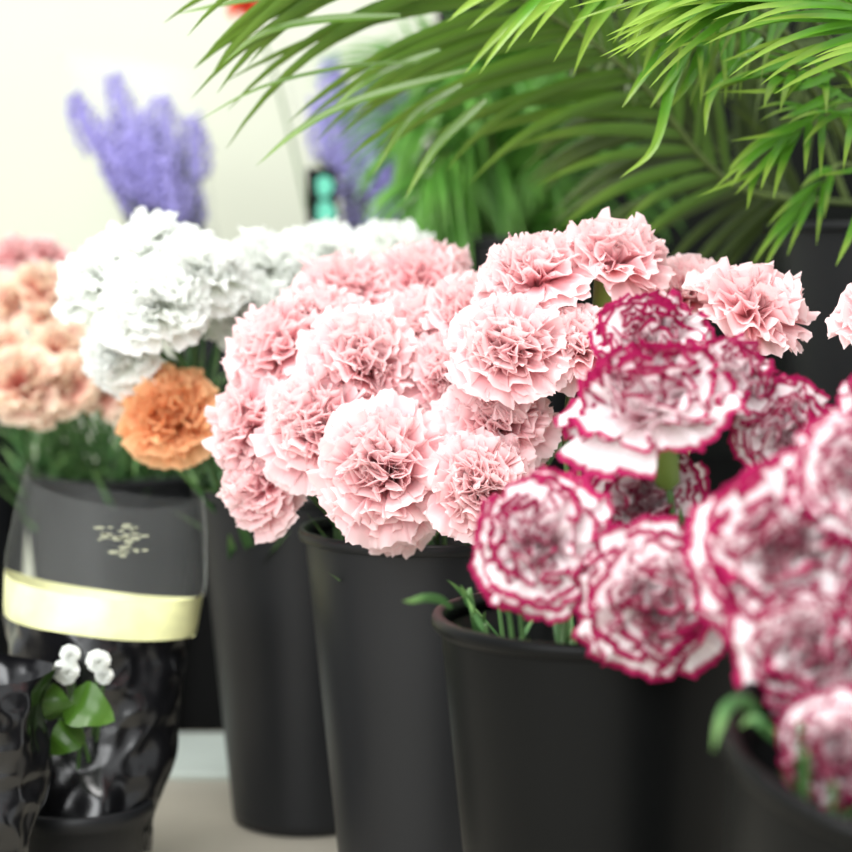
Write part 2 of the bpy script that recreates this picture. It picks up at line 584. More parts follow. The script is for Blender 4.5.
def carnation(label, group, bl, px, py, d, size, axis, bkt, spin=None, leaves=2, cat='flower', name='carnation', stemmed=True, stem_r=0.0021, bend=0.55, entry=0.7, thru=None, grow=1.06):
    """bloom centred on the pixel, `size` pixels wide there, looking along axis (right, up, towards viewer)"""
    ax = cdir(*axis)
    R = size / 2 / FPX * d
    s = R / 0.045 * grow
    c = at(px, py, d)
    org = c - ax * (R * 0.45)
    B = BUCKETS[bkt]
    Bi = B['M'].inverted()
    # where the stem passes the rim and where it ends in the bucket
    lc = Bi @ org
    dr = Vector((lc.x, lc.y, 0))
    rad = dr.length
    dr = dr.normalized() if rad > 1e-4 else Vector((1, 0, 0))
    rim = B['M'] @ (dr * min(B['R'] * entry, rad * 0.8) + Vector((0, 0, B['H'] - 0.02)))
    if thru is not None:
        rim = thru
    a2 = rnd.uniform(0, 6.28)
    bot = B['M'] @ (-dr * (B['rb'] * 0.35) + Vector((math.cos(a2), math.sin(a2), 0)) * B['rb'] * 0.35 + Vector((0, 0, 0.02)))
    o = thing(name, bot, label, cat, group)
    q = ax.to_track_quat('Z', 'Y') @ Quaternion((0, 0, 1), rnd.uniform(0, 6.28) if spin is None else spin)
    link('bloom', bl, o, org - bot, q, s)
    link('calyx', CALYX, o, org - bot, q, s)
    base = org - ax * (0.027 * s)
    h = (base - rim).length
    pts = bez(base, base - ax * h * bend * 0.8, rim + (rim - bot).normalized() * h * 0.3, rim, 14) + [rim.lerp(bot, k / 4) for k in range(1, 5)]
    vs, fs = tube([p - bot for p in pts], [stem_r] * len(pts), 7)
    st = MB()
    st.add(vs, fs)
    st.build('stem', M['stem'], o)
    for k in range(leaves):
        i = rnd.choice(range(8, 14))
        p = pts[i] - bot
        tan = (pts[i - 1] - pts[i + 1]).normalized()
        a = rnd.uniform(0, 6.28)
        sd = tan.cross(Vector((math.cos(a), math.sin(a), 0.3))).normalized()
        vs, fs, al = blade(p, tan * 0.8 + sd * 0.6, sd.cross(tan).cross(sd) if False else sd, rnd.uniform(0.03, 0.055), 0.005, rnd.uniform(0.1, 0.8), 8, 0.3, rnd.uniform(-0.15, 0.6))
        lf = MB()
        lf.add(vs, fs, al)
        lf.build('leaf', M['leaf'], o)
    return o


PK = 'light pink carnations'
pink = [
    # label, px, py, d, size, axis, bucket, variant, spin
    ('pink carnation at the left shoulder of the pink mass, beside the white blooms', 274, 345, 1.46, 118, (-0.65, 0.6, 0.5), 'pink', 0),
    ('pink carnation atop the left pink mass, in front of the white blooms', 338, 290, 1.52, 118, (-0.15, 0.9, 0.4), 'pink', 1),
    ('pink carnation at the back of the pink mass, touching the rightmost white bloom', 428, 277, 1.54, 112, (0.15, 0.9, 0.35), 'pink', 2),
    ('round pink carnation facing forward below the back one, left of the raised pair', 424, 330, 1.45, 112, (0.0, 0.65, 0.7), 'pink', 3),
    ('pink carnation in the very centre of the left pink mass', 362, 355, 1.40, 124, (0.05, 0.6, 0.75), 'pink', 4),
    ('pink carnation between the left shoulder bloom and the central pink bloom', 318, 322, 1.47, 104, (-0.3, 0.75, 0.55), 'pink', 5),
    ('pink carnation facing left and forward with pale drooping lower petals', 316, 424, 1.385, 128, (-0.35, 0.35, 0.85), 'pink', 6),
    ('pink carnation at the far left edge of the pink mass, turned sideways', 247, 425, 1.44, 112, (-0.85, 0.3, 0.45), 'pink', 1),
    ('lowest pink carnation at the left edge, hanging over the dark grey bucket', 258, 486, 1.43, 100, (-0.75, 0.0, 0.6), 'pink', 4),
    ('large pink carnation facing forward at the bottom of the pink mass', 384, 468, 1.33, 142, (-0.12, 0.25, 0.95), 'pink', 0),
    ('pink carnation tucked beneath the large forward-facing one, its petals drooping', 388, 512, 1.375, 96, (0.0, -0.35, 0.75), 'pink', 2),
    ('deep pink carnation sunk in the shade between the central blooms', 436, 408, 1.43, 104, (0.1, 0.5, 0.8), 'pink', 3),
    ('pink carnation below the raised pair, facing forward with a darker centre', 507, 344, 1.32, 128, (-0.2, 0.55, 0.8), 'front', 5),
    ('left one of the raised pair of pink carnations at the top', 534, 272, 1.36, 126, (-0.3, 0.88, 0.42), 'front', 6),
    ('right and highest one of the raised pair of pink carnations', 611, 255, 1.37, 124, (0.12, 0.92, 0.38), 'front', 1),
    ('pink carnation alone at the right, in front of the black palm bucket', 754, 305, 1.34, 128, (0.35, 0.85, 0.45), 'front', 2),
    ('pink carnation half hidden behind the lone right one', 684, 290, 1.42, 106, (0.05, 0.9, 0.4), 'front', 3),
    ('pink carnation above the deep-centred one beside the lowest left edged bloom', 498, 416, 1.34, 118, (0.0, 0.5, 0.85), 'front', 4),
    ('pink carnation with a deep ruffled centre, just above the lowest left edged bloom', 478, 482, 1.31, 112, (-0.05, 0.35, 0.95), 'front', 0),
    ('pink carnation peeping out behind the topmost edged bloom', 580, 340, 1.33, 100, (0.1, 0.7, 0.6), 'front', 5),
    ('pale pink carnation at the right margin, only a petal edge showing beside the palm bucket', 884, 318, 1.25, 100, (0.2, 0.8, 0.5), 'corner', 6),
    ('pink carnation filling the hollow right of the central pink bloom', 448, 372, 1.40, 100, (0.05, 0.6, 0.8), 'pink', 4),
    ('pink carnation behind the raised pair and above the one with a darker centre', 470, 310, 1.43, 104, (-0.1, 0.8, 0.55), 'front', 2),
]
for i, (lab, px, py, d, sz, ax, bk, v) in enumerate(pink):
    carnation(lab, PK, B_PINK[v], px, py, d, sz, ax, bk, leaves=3)

BI = 'white carnations with magenta edges'
bicol = [
    ('topmost white carnation with magenta edges, in front of the raised pink pair', 652, 333, 1.14, 124, (-0.05, 0.75, 0.6), 'front', 0),
    ('wide white carnation with magenta edges tilted left, green calyx below it', 648, 396, 1.08, 184, (-0.25, 0.88, 0.42), 'front', 5),
    ('white carnation with magenta edges turned right, joined to the wide tilted one', 738, 372, 1.10, 104, (0.6, 0.7, 0.35), 'front', 2),
    ('lowest left white carnation with magenta edges, facing forward above the bucket rim', 537, 542, 1.04, 146, (-0.4, 0.2, 0.9), 'front', 3),
    ('shaded white carnation with dark magenta edges facing down behind its neighbours', 645, 503, 1.12, 124, (-0.1, -0.05, 0.9), 'front', 4),
    ('white carnation with magenta edges drooping over the middle bucket rim', 655, 604, 1.01, 156, (-0.1, -0.15, 0.95), 'front', 5),
    ('white carnation with magenta edges and a browned heart, beneath the right turned one', 790, 428, 1.10, 118, (0.25, 0.3, 0.85), 'front', 0),
    ('big white carnation with broad magenta edges in the right foreground', 785, 548, 0.93, 190, (-0.35, 0.35, 0.85), 'corner', 1),
    ('white carnation with magenta edges hanging low over the corner bucket rim', 806, 648, 0.91, 150, (-0.15, -0.05, 0.95), 'corner', 2),
    ('white carnation with magenta edges cut by the right margin above the big one', 862, 470, 0.91, 140, (-0.2, 0.4, 0.85), 'corner', 3),
    ('lowest white carnation with magenta edges, in the bottom right corner', 842, 752, 0.87, 128, (-0.2, -0.3, 0.9), 'corner', 4),
    ('pale white carnation with thin magenta edges peeking in high at the right margin', 886, 400, 1.0, 110, (-0.3, 0.6, 0.6), 'corner', 5),
    ('white carnation with magenta edges cut by the right margin beside the low one', 896, 610, 0.90, 140, (-0.3, 0.2, 0.9), 'corner', 0),
]
for i, (lab, px, py, d, sz, ax, bk, v) in enumerate(bicol):
    carnation(lab, BI, B_BI[v], px, py, d, sz, ax, bk, leaves=0 if bk == 'corner' else 2)

WH = 'white carnations'
white = [
    ('leftmost white carnation, beside the dusty pink and peach blooms', 104, 276, 1.62, 112, (-0.5, 0.7, 0.5), 'white', 0),
    ('highest white carnation, in front of the left lavender bunch', 150, 250, 1.62, 112, (-0.2, 0.9, 0.4), 'white', 1),
    ('white carnation right of the highest one, below the foot of the lavender sleeve', 196, 268, 1.60, 108, (0.1, 0.85, 0.5), 'white', 2),
    ('lowest white carnation, hanging down towards the orange bloom', 118, 348, 1.60, 90, (-0.45, 0.05, 0.8), 'white', 3),
    ('white carnation at the middle front of the left white clump', 150, 300, 1.57, 112, (-0.15, 0.5, 0.8), 'white', 0),
    ('white carnation just left of the pink mass, in shade', 248, 310, 1.66, 92, (0.1, 0.5, 0.8), 'white', 2),
    ('white carnation between the left clump and the pink mass, against the wall', 262, 262, 1.70, 100, (0.0, 0.85, 0.5), 'white', 1),
    ('white carnation below the teal card, second from the right of the white blooms', 326, 252, 1.76, 94, (0.1, 0.9, 0.4), 'white', 3),
    ('rightmost white carnation, below the right lavender bunch', 396, 248, 1.76, 88, (0.25, 0.9, 0.35), 'white', 0),
    ('white carnation half hidden behind the top of the pink mass', 300, 285, 1.72, 90, (0.0, 0.8, 0.5), 'white', 2),
]
for lab, px, py, d, sz, ax, bk, v in white:
    carnation(lab, WH, B_WHITE[v], px, py, d, sz, ax, bk, leaves=4)

carnation('single orange carnation below the white blooms', 'peach and orange flowers', B_ORANGE[0], 170, 412, 1.60, 100, (0.15, 0.3, 0.85), 'peach', leaves=3)
PE = 'peach and orange flowers'
peach = [
    ('dusty pink spray bloom at the top left corner of the peach flowers', 14, 256, 1.98, 54, (-0.2, 0.9, 0.3), 'R', 0),
    ('dusty pink spray bloom beside the leftmost white carnation', 46, 254, 1.98, 46, (0.2, 0.9, 0.3), 'R', 1),
    ('peach spray bloom with a creamy edge, right below the dusty pink pair', 40, 286, 1.94, 54, (0.2, 0.7, 0.6), 'P', 0),
    ('peach spray bloom at the left margin below the dusty pink corner bloom', 10, 300, 1.94, 52, (-0.3, 0.6, 0.7), 'P', 1),
    ('small peach spray bloom tucked against the leftmost white carnation', 45, 318, 1.93, 40, (0.3, 0.5, 0.8), 'P', 2),
    ('peach spray bloom above the middle of the peach row', 62, 346, 1.90, 60, (0.1, 0.6, 0.7), 'P', 0),
    ('large peach spray bloom with a red heart at the left margin', 18, 384, 1.84, 76, (-0.1, 0.3, 0.95), 'P', 1),
    ('cream and peach spray bloom at the left margin above the red-hearted one', 2, 350, 1.90, 48, (-0.3, 0.5, 0.8), 'P', 2),
    ('peach spray bloom in the middle of the lowest peach row', 66, 384, 1.86, 64, (0.1, 0.3, 0.9), 'P', 2),
    ('peach spray bloom right of the lowest row, under the hanging white carnation', 104, 388, 1.88, 58, (0.2, 0.3, 0.9), 'P', 0),
    ('peach spray bloom half behind the hanging white carnation', 90, 356, 1.90, 50, (0.2, 0.6, 0.7), 'P', 1),
    ('peach spray bloom at the lower left, over the green stems', 40, 404, 1.85, 48, (0.0, 0.1, 0.95), 'P', 2),
]
for lab, px, py, d, sz, ax, t, v in peach:
    carnation(lab, PE, (B_ROSY if t == 'R' else B_PEACH)[v], px, py, d, sz, ax, 'peach', leaves=4, name='spray_carnation', stem_r=0.0016, grow=1.25)


# loose leafy stems standing in the buckets
def leafy_stem(label, group, bkt, ang, rfrac, top, lean=0.12, nl=6, ll=(0.05, 0.09), lw=0.006):
    B = BUCKETS[bkt]
    lp = Vector((math.cos(ang), math.sin(ang), 0)) * B['R'] * rfrac
    rim = B['M'] @ (lp + Vector((0, 0, B['H'])))
    bot = B['M'] @ (lp * 0.45 + Vector((0, 0, 0.02)))
    dirn = (rim - bot).normalized()
    tip = rim + dirn * top + Vector((math.cos(ang), math.sin(ang), 0)) * lean * top
    o = thing('carnation_sprig', bot, label, 'stem', group)
    pts = bez(bot, bot.lerp(rim, 0.5), rim, tip, 16)
    st = MB()
    st.add(*tube([p - bot for p in pts], [0.0023 - 0.0008 * i / 16 for i in range(17)], 6))
    st.build('stem', M['stem'], o)
    for k in range(nl):
        i = 8 + int(8 * (k + 0.5) / nl)
        tan = (pts[min(16, i + 1)] - pts[i - 1]).normalized()
        a = rnd.uniform(0, 6.28)
        sd = tan.cross(Vector((math.cos(a), math.sin(a), 0.2))).normalized()
        lf = MB()
        lf.add(*blade(pts[i] - bot, tan * 0.9 + sd * 0.55, sd, rnd.uniform(*ll), lw, rnd.uniform(0.0, 0.45), 8, 0.3, rnd.uniform(-0.15, 0.5)))
        lf.build('leaf', M['leaf'], o)
    return o


for k in range(14):
    leafy_stem('bare green carnation stem with narrow leaves in the middle bucket', 'loose stems in the middle bucket', 'front',
               math.radians(150 + k * 15.5), 0.62 + 0.2 * rnd.random(), rnd.uniform(-0.004, 0.022), nl=3, ll=(0.02, 0.035), lw=0.005)
for k in range(9):
    leafy_stem('bare green carnation stem with narrow leaves in the bucket of the left pink mass', 'loose stems in the pink bucket', 'pink',
               math.radians(130 + k * 24), 0.5 + 0.3 * rnd.random(), rnd.uniform(0.03, 0.07), nl=4)
for k in range(6):
    leafy_stem('bare green carnation stem with narrow leaves in the corner bucket', 'loose stems in the corner bucket', 'corner',
               math.radians(120 + k * 18), 0.5 + 0.2 * rnd.random(), rnd.uniform(-0.01, 0.01), nl=1, ll=(0.02, 0.03), lw=0.005)
for k in range(26):
    leafy_stem('leafy green stem under the peach blooms', 'leafy stems under the peach flowers', 'peach',
               math.radians(170 + k * 14), 0.4 + 0.5 * rnd.random(), rnd.uniform(0.03, 0.075), nl=8, lw=0.008)
for k in range(12):
    leafy_stem('leafy green stem under the white blooms', 'leafy stems under the white carnations', 'white',
               math.radians(140 + k * 20), 0.6 + 0.4 * rnd.random(), rnd.uniform(0.08, 0.17), 0.25, nl=8, lw=0.009)


def curl_leaf(label, bkt, pts, width):
    P = crv(pts, 14)
    B = BUCKETS[bkt]
    o = thing('green_sprig', P[0], label, 'leaf')
    vs, fs, al = [], [], []
    fr = frames(P)
    for i, p in enumerate(P):
        t = i / 14
        tan = fr[i][0]
        s = tan.cross(FWD).normalized()
        u = s.cross(tan)
        w = width / 2 * min(1, 0.4 + 2.5 * t) * (1 - t ** 3)
        vs += [p - P[0] - s * w + u * w * 0.4, p - P[0], p - P[0] + s * w + u * w * 0.4]
        al += [t] * 3
    for i in range(14):
        a = i * 3
        fs += [(a, a + 1, a + 4, a + 3), (a + 1, a + 2, a + 5, a + 4)]
    m = MB()
    m.add(vs, fs, al)
    m.build('blade', M['leaf'], o)


curl_leaf('pale green leaf sticking out left over the middle bucket rim', 'front', [at(452, 608, 1.07), at(440, 600, 1.06), at(425, 598, 1.05), at(412, 601, 1.045), at(402, 601, 1.04)], 0.005)
curl_leaf('pale green leaf curling down over the rim of the corner bucket', 'corner', [at(760, 714, 0.85), at(745, 702, 0.84), at(728, 708, 0.83), at(719, 728, 0.825), at(713, 752, 0.825)], 0.0062)
curl_leaf('short green leaf inside the corner bucket, beside the curling leaf', 'corner', [at(776, 742, 0.85), at(764, 726, 0.84), at(751, 719, 0.84), at(740, 728, 0.84)], 0.005)

# ------------------------------------------------------------------ palm fronds
PALM_TOP = None


def frond(label, group, pts, n, length, width, sweep, droop, mat, parent_origin=None, sides=(1, -1), up=None, t0=0.25, len_tip=0.55, jitter=0.12, stalk=0.0030, seed=0, base_len=0.5, extra=()):
    """rachis through pts; leaflets leave both sides"""
    r = random.Random(seed)
    P = crv(pts, 40)
    o = thing('palm_frond', P[0], label, 'palm leaf', group)
    ra = MB()
    ra.add(*tube([p - P[0] for p in P], [stalk * (1 - 0.75 * i / 40) for i in range(41)], 7))
    ra.build('stalk', M['rachis'], o)
    lf = MB()
    upv = up if up is not None else Vector((0, 0, 1))
    for s in sides:
        for k in range(n):
            t = t0 + (1 - t0) * (k + 0.5 * r.random()) / n
            x = t * 40
            i = min(int(x), 39)
            p = P[i].lerp(P[i + 1], x - i)
            tan = (P[i + 1] - P[i]).normalized()
            side = tan.cross(upv).normalized() * s
            nrm = side.cross(tan) * s
            q = (t - t0) / (1 - t0)
            sw = sweep * (1 - 0.55 * q)
            d = tan * math.cos(sw) + side * math.sin(sw) + nrm * r.uniform(0.0, 0.3)
            d = d + Vector((r.uniform(-1, 1), r.uniform(-1, 1), r.uniform(-1, 1))) * jitter
            L = length * (base_len + (1 - base_len) * math.sin(PI * (0.1 + 0.5 * q))) * (1 - (1 - len_tip) * q ** 2) * r.uniform(0.85, 1.1)
            lf.add(*blade(p - P[0], d, nrm.normalized(), L, width * r.uniform(0.8, 1.15), droop * r.uniform(0.6, 1.3), 10, 0.35))
    for ex in extra:
        d0, w, px = ex[0], ex[1], ex[2:]
        Q = crv([at(x, y, d0 - 0.012 * i) for i, (x, y) in enumerate(px)], 12)
        vs, fs, al = [], [], []
        for i, p in enumerate(Q):
            t = i / 12
            tan = (Q[min(12, i + 1)] - Q[max(0, i - 1)]).normalized()
            sd = tan.cross((FWD * -0.8 + UPV * 0.5).normalized()).normalized()
            u = sd.cross(tan)
            hw = w / 2 * min(1, 0.5 + 3 * t) * (1 - t ** 2.4) + 0.0001
            vs += [p - P[0] - sd * hw + u * hw * 0.35, p - P[0], p - P[0] + sd * hw + u * hw * 0.35]
            al += [t] * 3
        for i in range(12):
            a = i * 3
            fs += [(a, a + 1, a + 4, a + 3), (a + 1, a + 2, a + 5, a + 4)]
        lf.add(vs, fs, al)
    lf.build('leaflets', mat, o)
    return o


# raised stand and its bucket at the right
px5, d5 = 915, 1.82
c5 = at(px5, 212, d5)
STZ = 0.215
bucket('palm', c5.x, c5.y, STZ, 0.135, 0.315, 'large black bucket behind the edged carnations, holding the palm leaves')
bk5 = BUCKETS['palm']
root5 = Vector((c5.x, c5.y, STZ + 0.33))


def r5(dx, dy, dz=0.0):
    return root5 + Vector((dx, dy, dz))


PG = 'palm leaves in the black bucket'
frond('long palm leaf arching left over the lavender, dark underside and bright tips', PG,
      [r5(-0.05, -0.02), at(735, 185, 1.72), at(640, 82, 1.66), at(545, 12, 1.60), at(440, -42, 1.54), at(375, -62, 1.5)],
      32, 0.275, 0.0112, math.radians(46), 0.75, M['palm4'], sides=(1, -1), up=cdir(-0.45, 0.25, -0.85), t0=0.2, len_tip=0.7, seed=1, base_len=0.22, extra=[(1.52, 0.0085, (470, 70), (360, 100), (300, 130), (256, 166)), (1.52, 0.0045, (420, 62), (340, 68), (260, 88), (196, 122)), (1.50, 0.0085, (400, 16), (310, 22), (255, 38), (212, 72)), (1.55, 0.009, (486, 100), (436, 148), (404, 200)), (1.55, 0.008, (462, 85), (410, 120), (372, 176)), (1.53, 0.008, (440, 50), (370, 80), (322, 118)), (1.50, 0.008, (350, -12), (250, 0), (176, 14))])
frond('bright palm leaf along the upper edge, tips drooping over the lavender', PG,
      [r5(-0.04, -0.06), at(800, 50, 1.62), at(720, -15, 1.54), at(640, -40, 1.48), at(560, -40, 1.46)],
      24, 0.17, 0.0095, math.radians(50), 0.5, M['palm'], up=cdir(0, 0.3, 0.9), t0=0.35, len_tip=0.7, seed=2)
frond('bright palm leaf at the upper right corner with leaflets lying side by side', PG,
      [r5(0.1, -0.1), at(1010, 80, 1.45), at(900, 25, 1.40), at(800, -8, 1.38), at(730, -5, 1.36)],
      36, 0.21, 0.0072, math.radians(34), 0.4, M['palm'], up=cdir(0, 0.6, 0.8), t0=0.3, seed=3, extra=[(1.40, 0.008, (780, -12), (724, 6), (694, 28), (662, 53)), (1.39, 0.007, (770, -14), (735, 4), (705, 22), (678, 40)), (1.38, 0.0065, (850, 22), (780, 20), (720, 36), (664, 50))])
frond('palm leaf with sharp drooping tips above the raised pink pair', PG,
      [r5(-0.02, -0.08), at(830, 40, 1.55), at(740, -30, 1.46), at(650, -35, 1.42)],
      9, 0.13, 0.0085, math.radians(52), 0.6, M['palm'], up=cdir(0, 0.3, 0.9), t0=0.45, seed=4)
frond('palm leaf hanging its tips left of the bucket, one long tip reaching lowest', PG,
      [r5(-0.05, -0.08), at(800, 70, 1.58), at(740, 25, 1.52), at(690, 40, 1.47)],
      6, 0.11, 0.008, math.radians(50), 0.7, M['palm'], up=cdir(0, 0.3, 0.9), t0=0.55, seed=5, extra=[(1.45, 0.0085, (690, 48), (672, 82), (654, 148), (620, 178)), (1.46, 0.0075, (762, 38), (722, 78), (708, 104), (705, 136)), (1.45, 0.008, (672, 42), (648, 70), (622, 108)), (1.45, 0.0075, (690, 46), (672, 76), (650, 108)), (1.47, 0.008, (700, 50), (690, 80), (664, 114)), (1.46, 0.007, (715, 44), (650, 44), (620, 56))])
frond('palm leaf pointing left in the middle of the palm, above the bucket', PG,
      [r5(0.02, -0.09), at(880, 100, 1.58), at(830, 70, 1.50), at(770, 80, 1.45)],
      5, 0.10, 0.0075, math.radians(34), 0.7, M['palm'], up=cdir(0.1, 0.9, 0.5), t0=0.6, seed=6, extra=[(1.47, 0.0075, (832, 70), (800, 60), (740, 80), (716, 91)), (1.46, 0.007, (835, 74), (790, 90), (716, 92)), (1.47, 0.0065, (850, 100), (800, 78), (772, 87)), (1.46, 0.007, (840, 90), (800, 112), (779, 120)), (1.48, 0.0065, (846, 96), (790, 130), (731, 141))])
frond('short palm leaf spraying down to the left above the bucket rim', PG,
      [r5(0.0, -0.1), at(868, 120, 1.60), at(830, 112, 1.53), at(775, 145, 1.48)],
      6, 0.10, 0.0075, math.radians(30), 0.8, M['palm'], up=cdir(0.0, 0.7, 0.7), t0=0.55, seed=7, extra=[(1.50, 0.0075, (800, 130), (770, 165), (697, 197)), (1.49, 0.007, (798, 132), (768, 160), (735, 195)), (1.50, 0.0065, (790, 140), (756, 176), (747, 210)), (1.49, 0.0065, (796, 134), (760, 150), (712, 190)), (1.51, 0.006, (870, 168), (846, 172), (818, 176)), (1.50, 0.0065, (862, 205), (850, 236), (836, 266))])
frond('palm leaf bending down over the black bucket rim', PG,
      [r5(-0.02, -0.1), at(850, 165, 1.62), at(825, 180, 1.58), at(795, 215, 1.56)],
      4, 0.10, 0.0065, math.radians(14), 0.5, M['palm'], up=cdir(0.3, 0.6, 0.7), t0=0.5, seed=8)
frond('shaded palm leaf behind the others, leaflets hanging straight down', PG,
      [r5(-0.06, 0.0), at(800, 90, 1.80), at(720, 20, 1.78), at(640, 20, 1.76)],
      18, 0.22, 0.010, math.radians(70), 1.8, M['palm2'], up=Vector((0, -0.2, 1)), t0=0.2, seed=9)
frond('shaded low palm leaf reaching left just above the raised pink pair', PG,
      [r5(-0.08, 0.0), at(770, 190, 1.84), at(700, 140, 1.84), at(620, 110, 1.84)],
      18, 0.20, 0.011, math.radians(60), 0.7, M['palm2'], up=cdir(-0.3, 0.4, -0.85), t0=0.15, seed=10)
frond('shaded upright palm leaf at the back of the palm bucket', PG,
      [r5(-0.02, 0.06), at(800, 60, 1.95), at(740, -40, 1.95), at(650, -90, 1.93)],
      20, 0.26, 0.012, math.radians(62), 1.2, M['palm2'], up=Vector((0, -0.4, 1)), t0=0.15, seed=11)
frond('palm leaf leaving the picture at the right edge, above the bucket rim', PG,
      [r5(0.05, -0.08), at(930, 150, 1.6), at(900, 110, 1.52), at(850, 120, 1.46)],
      7, 0.12, 0.0075, math.radians(42), 0.9, M['palm'], up=cdir(0.2, 0.8, 0.5), t0=0.4, seed=12)
frond('shaded palm leaf at the top behind the middle fronds', PG,
      [r5(0.02, 0.04), at(880, 60, 1.9), at(850, -40, 1.88), at(760, -80, 1.85)],
      20, 0.26, 0.012, math.radians(66), 1.3, M['palm2'], up=Vector((0, -0.4, 1)), t0=0.15, seed=13)

# ------------------------------------------------------------------ bench, stand, back plant
BY = 2.07
bench = thing('display_bench', (0.35, 2.36, 0), 'low black display bench along the back, behind the buckets', 'bench')
xl = at(10, 600, 2.0).x
W_b = 1.3 - xl
cxb = (1.3 + xl) / 2
bench.location = (cxb, BY + 0.29, 0)
o = link('top', box_mesh('top', W_b, 0.58, 0.03, M['black'], 0.004), bench, (0, 0, 0.205))
link('front_panel', box_mesh('front_panel', W_b - 0.02, 0.02, 0.205, M['black'], 0.002), bench, (0, -0.27, 0))
link('back_panel', box_mesh('back_panel', W_b - 0.02, 0.02, 0.205, M['black'], 0.002), bench, (0, 0.27, 0))
stand = thing('crate', (c5.x, c5.y, 0), 'black crate raising the large palm bucket', 'crate')
link('top', box_mesh('top', 0.34, 0.34, 0.02, M['black'], 0.003), stand, (0, 0, STZ - 0.02))
for sx in (-1, 1):
    link('side', box_mesh('side', 0.02, 0.34, STZ - 0.02, M['black'], 0.003), stand, (sx * 0.16, 0, 0))
    link('side', box_mesh('side', 0.30, 0.02, STZ - 0.02, M['black'], 0.003), stand, (0, sx * 0.16, 0))

gp = at(500, 250, 2.32)
bucket('fern', gp.x, gp.y, 0.235, 0.105, 0.285, 'dark grey bucket holding the soft green plant, behind the pink carnations')
fr0 = Vector((gp.x, gp.y, 0.235 + 0.27))
rr = random.Random(3)
tips = [(420, 120), (440, 80), (470, 60), (505, 55), (545, 80), (585, 110), (610, 160), (430, 175), (470, 130), (530, 130), (570, 180), (400, 60), (500, 110), (450, 200), (540, 200), (490, 160)]
for k, (tx, ty) in enumerate(tips):
    e = at(tx, ty, 2.32 + rr.uniform(-0.14, 0.08))
    mid = fr0.lerp(e, 0.55) + Vector((0, 0, 0.05))
    frond('soft green feathery leaf in the dark grey bucket at the back', 'leaves of the soft green plant at the back',
          [fr0 + Vector((rr.uniform(-.03, .03), rr.uniform(-.03, .03), -0.1)), mid, e, e + (e - mid) * 0.5 + Vector((0, 0, -0.04))],
          24, 0.14, 0.007, math.radians(42), 0.8, M['palm3'], t0=0.15, seed=30 + k, stalk=0.003, up=Vector((0, -0.5, 1)))


# ------------------------------------------------------------------ lavender bunches
def lav_spike(seed):
    r = random.Random(seed)
    mb = MB()
    mb.add(*tube([Vector((0, 0, 0.075 * i / 8)) for i in range(9)], [0.002 + 0.006 * math.sin(PI * (0.15 + 0.8 * i / 8)) for i in range(9)], 8))
    for k in range(46):
        z = 0.075 * (k / 46)
        a = k * 2.4
        rad = 0.0105 * math.sin(PI * min(1, 0.22 + 0.78 * k / 46)) + 0.002
        c = Vector((math.cos(a) * rad, math.sin(a) * rad, z))
        dd = (Vector((math.cos(a), math.sin(a), 0.8))).normalized()
        s = dd.cross(Vector((0, 0, 1))).normalized()
        u = s.cross(dd)
        L, w = r.uniform(0.009, 0.014), 0.0045
        vs = [c] + [c + dd * L * 0.6 + s * w * math.cos(q) + u * w * math.sin(q) for q in (0, 1.57, 3.14, 4.71)] + [c + dd * L]
        mb.add(vs, [(0, 2, 1), (0, 3, 2), (0, 4, 3), (0, 1, 4), (5, 1, 2), (5, 2, 3), (5, 3, 4), (5, 4, 1)])
    return mesh('spike', mb.v, mb.f, M['lavender'], True)


SPIKES = [lav_spike(i) for i in range(3)]


def lavender(label, group, base, tips, d, seed):
    r = random.Random(seed)
    for k, (tx, ty, dd) in enumerate(tips):
        if ty > 172 and k % 2:
            continue
        tip = at(tx, ty, d + dd)
        b = base + Vector((r.uniform(-.012, .012), r.uniform(-.012, .012), 0))
        o = thing('lavender_sprig', b, label, 'lavender', group)
        ax = (tip - b).normalized()
        q = ax.to_track_quat('Z', 'Y')
        link('spike', SPIKES[k % 3], o, tip - b - ax * 0.075, q)
        st = MB()
        st.add(*tube([(tip - b - ax * 0.07) * t for t in (0, 0.3, 0.6, 1)], [0.0015] * 4, 6))
        st.build('stem', M['lavstem'], o)
        for j in range(7):
            lf = MB()
            a = r.uniform(0, 6.28)
            lf.add(*blade((tip - b) * r.uniform(0.4, 0.8), ax + Vector((math.cos(a), math.sin(a), 0)) * 0.5, Vector((math.cos(a), math.sin(a), 0.1)), 0.055, 0.010, 0.3, 6, 0.3))
            lf.build('leaf', M['lavstem'], o)


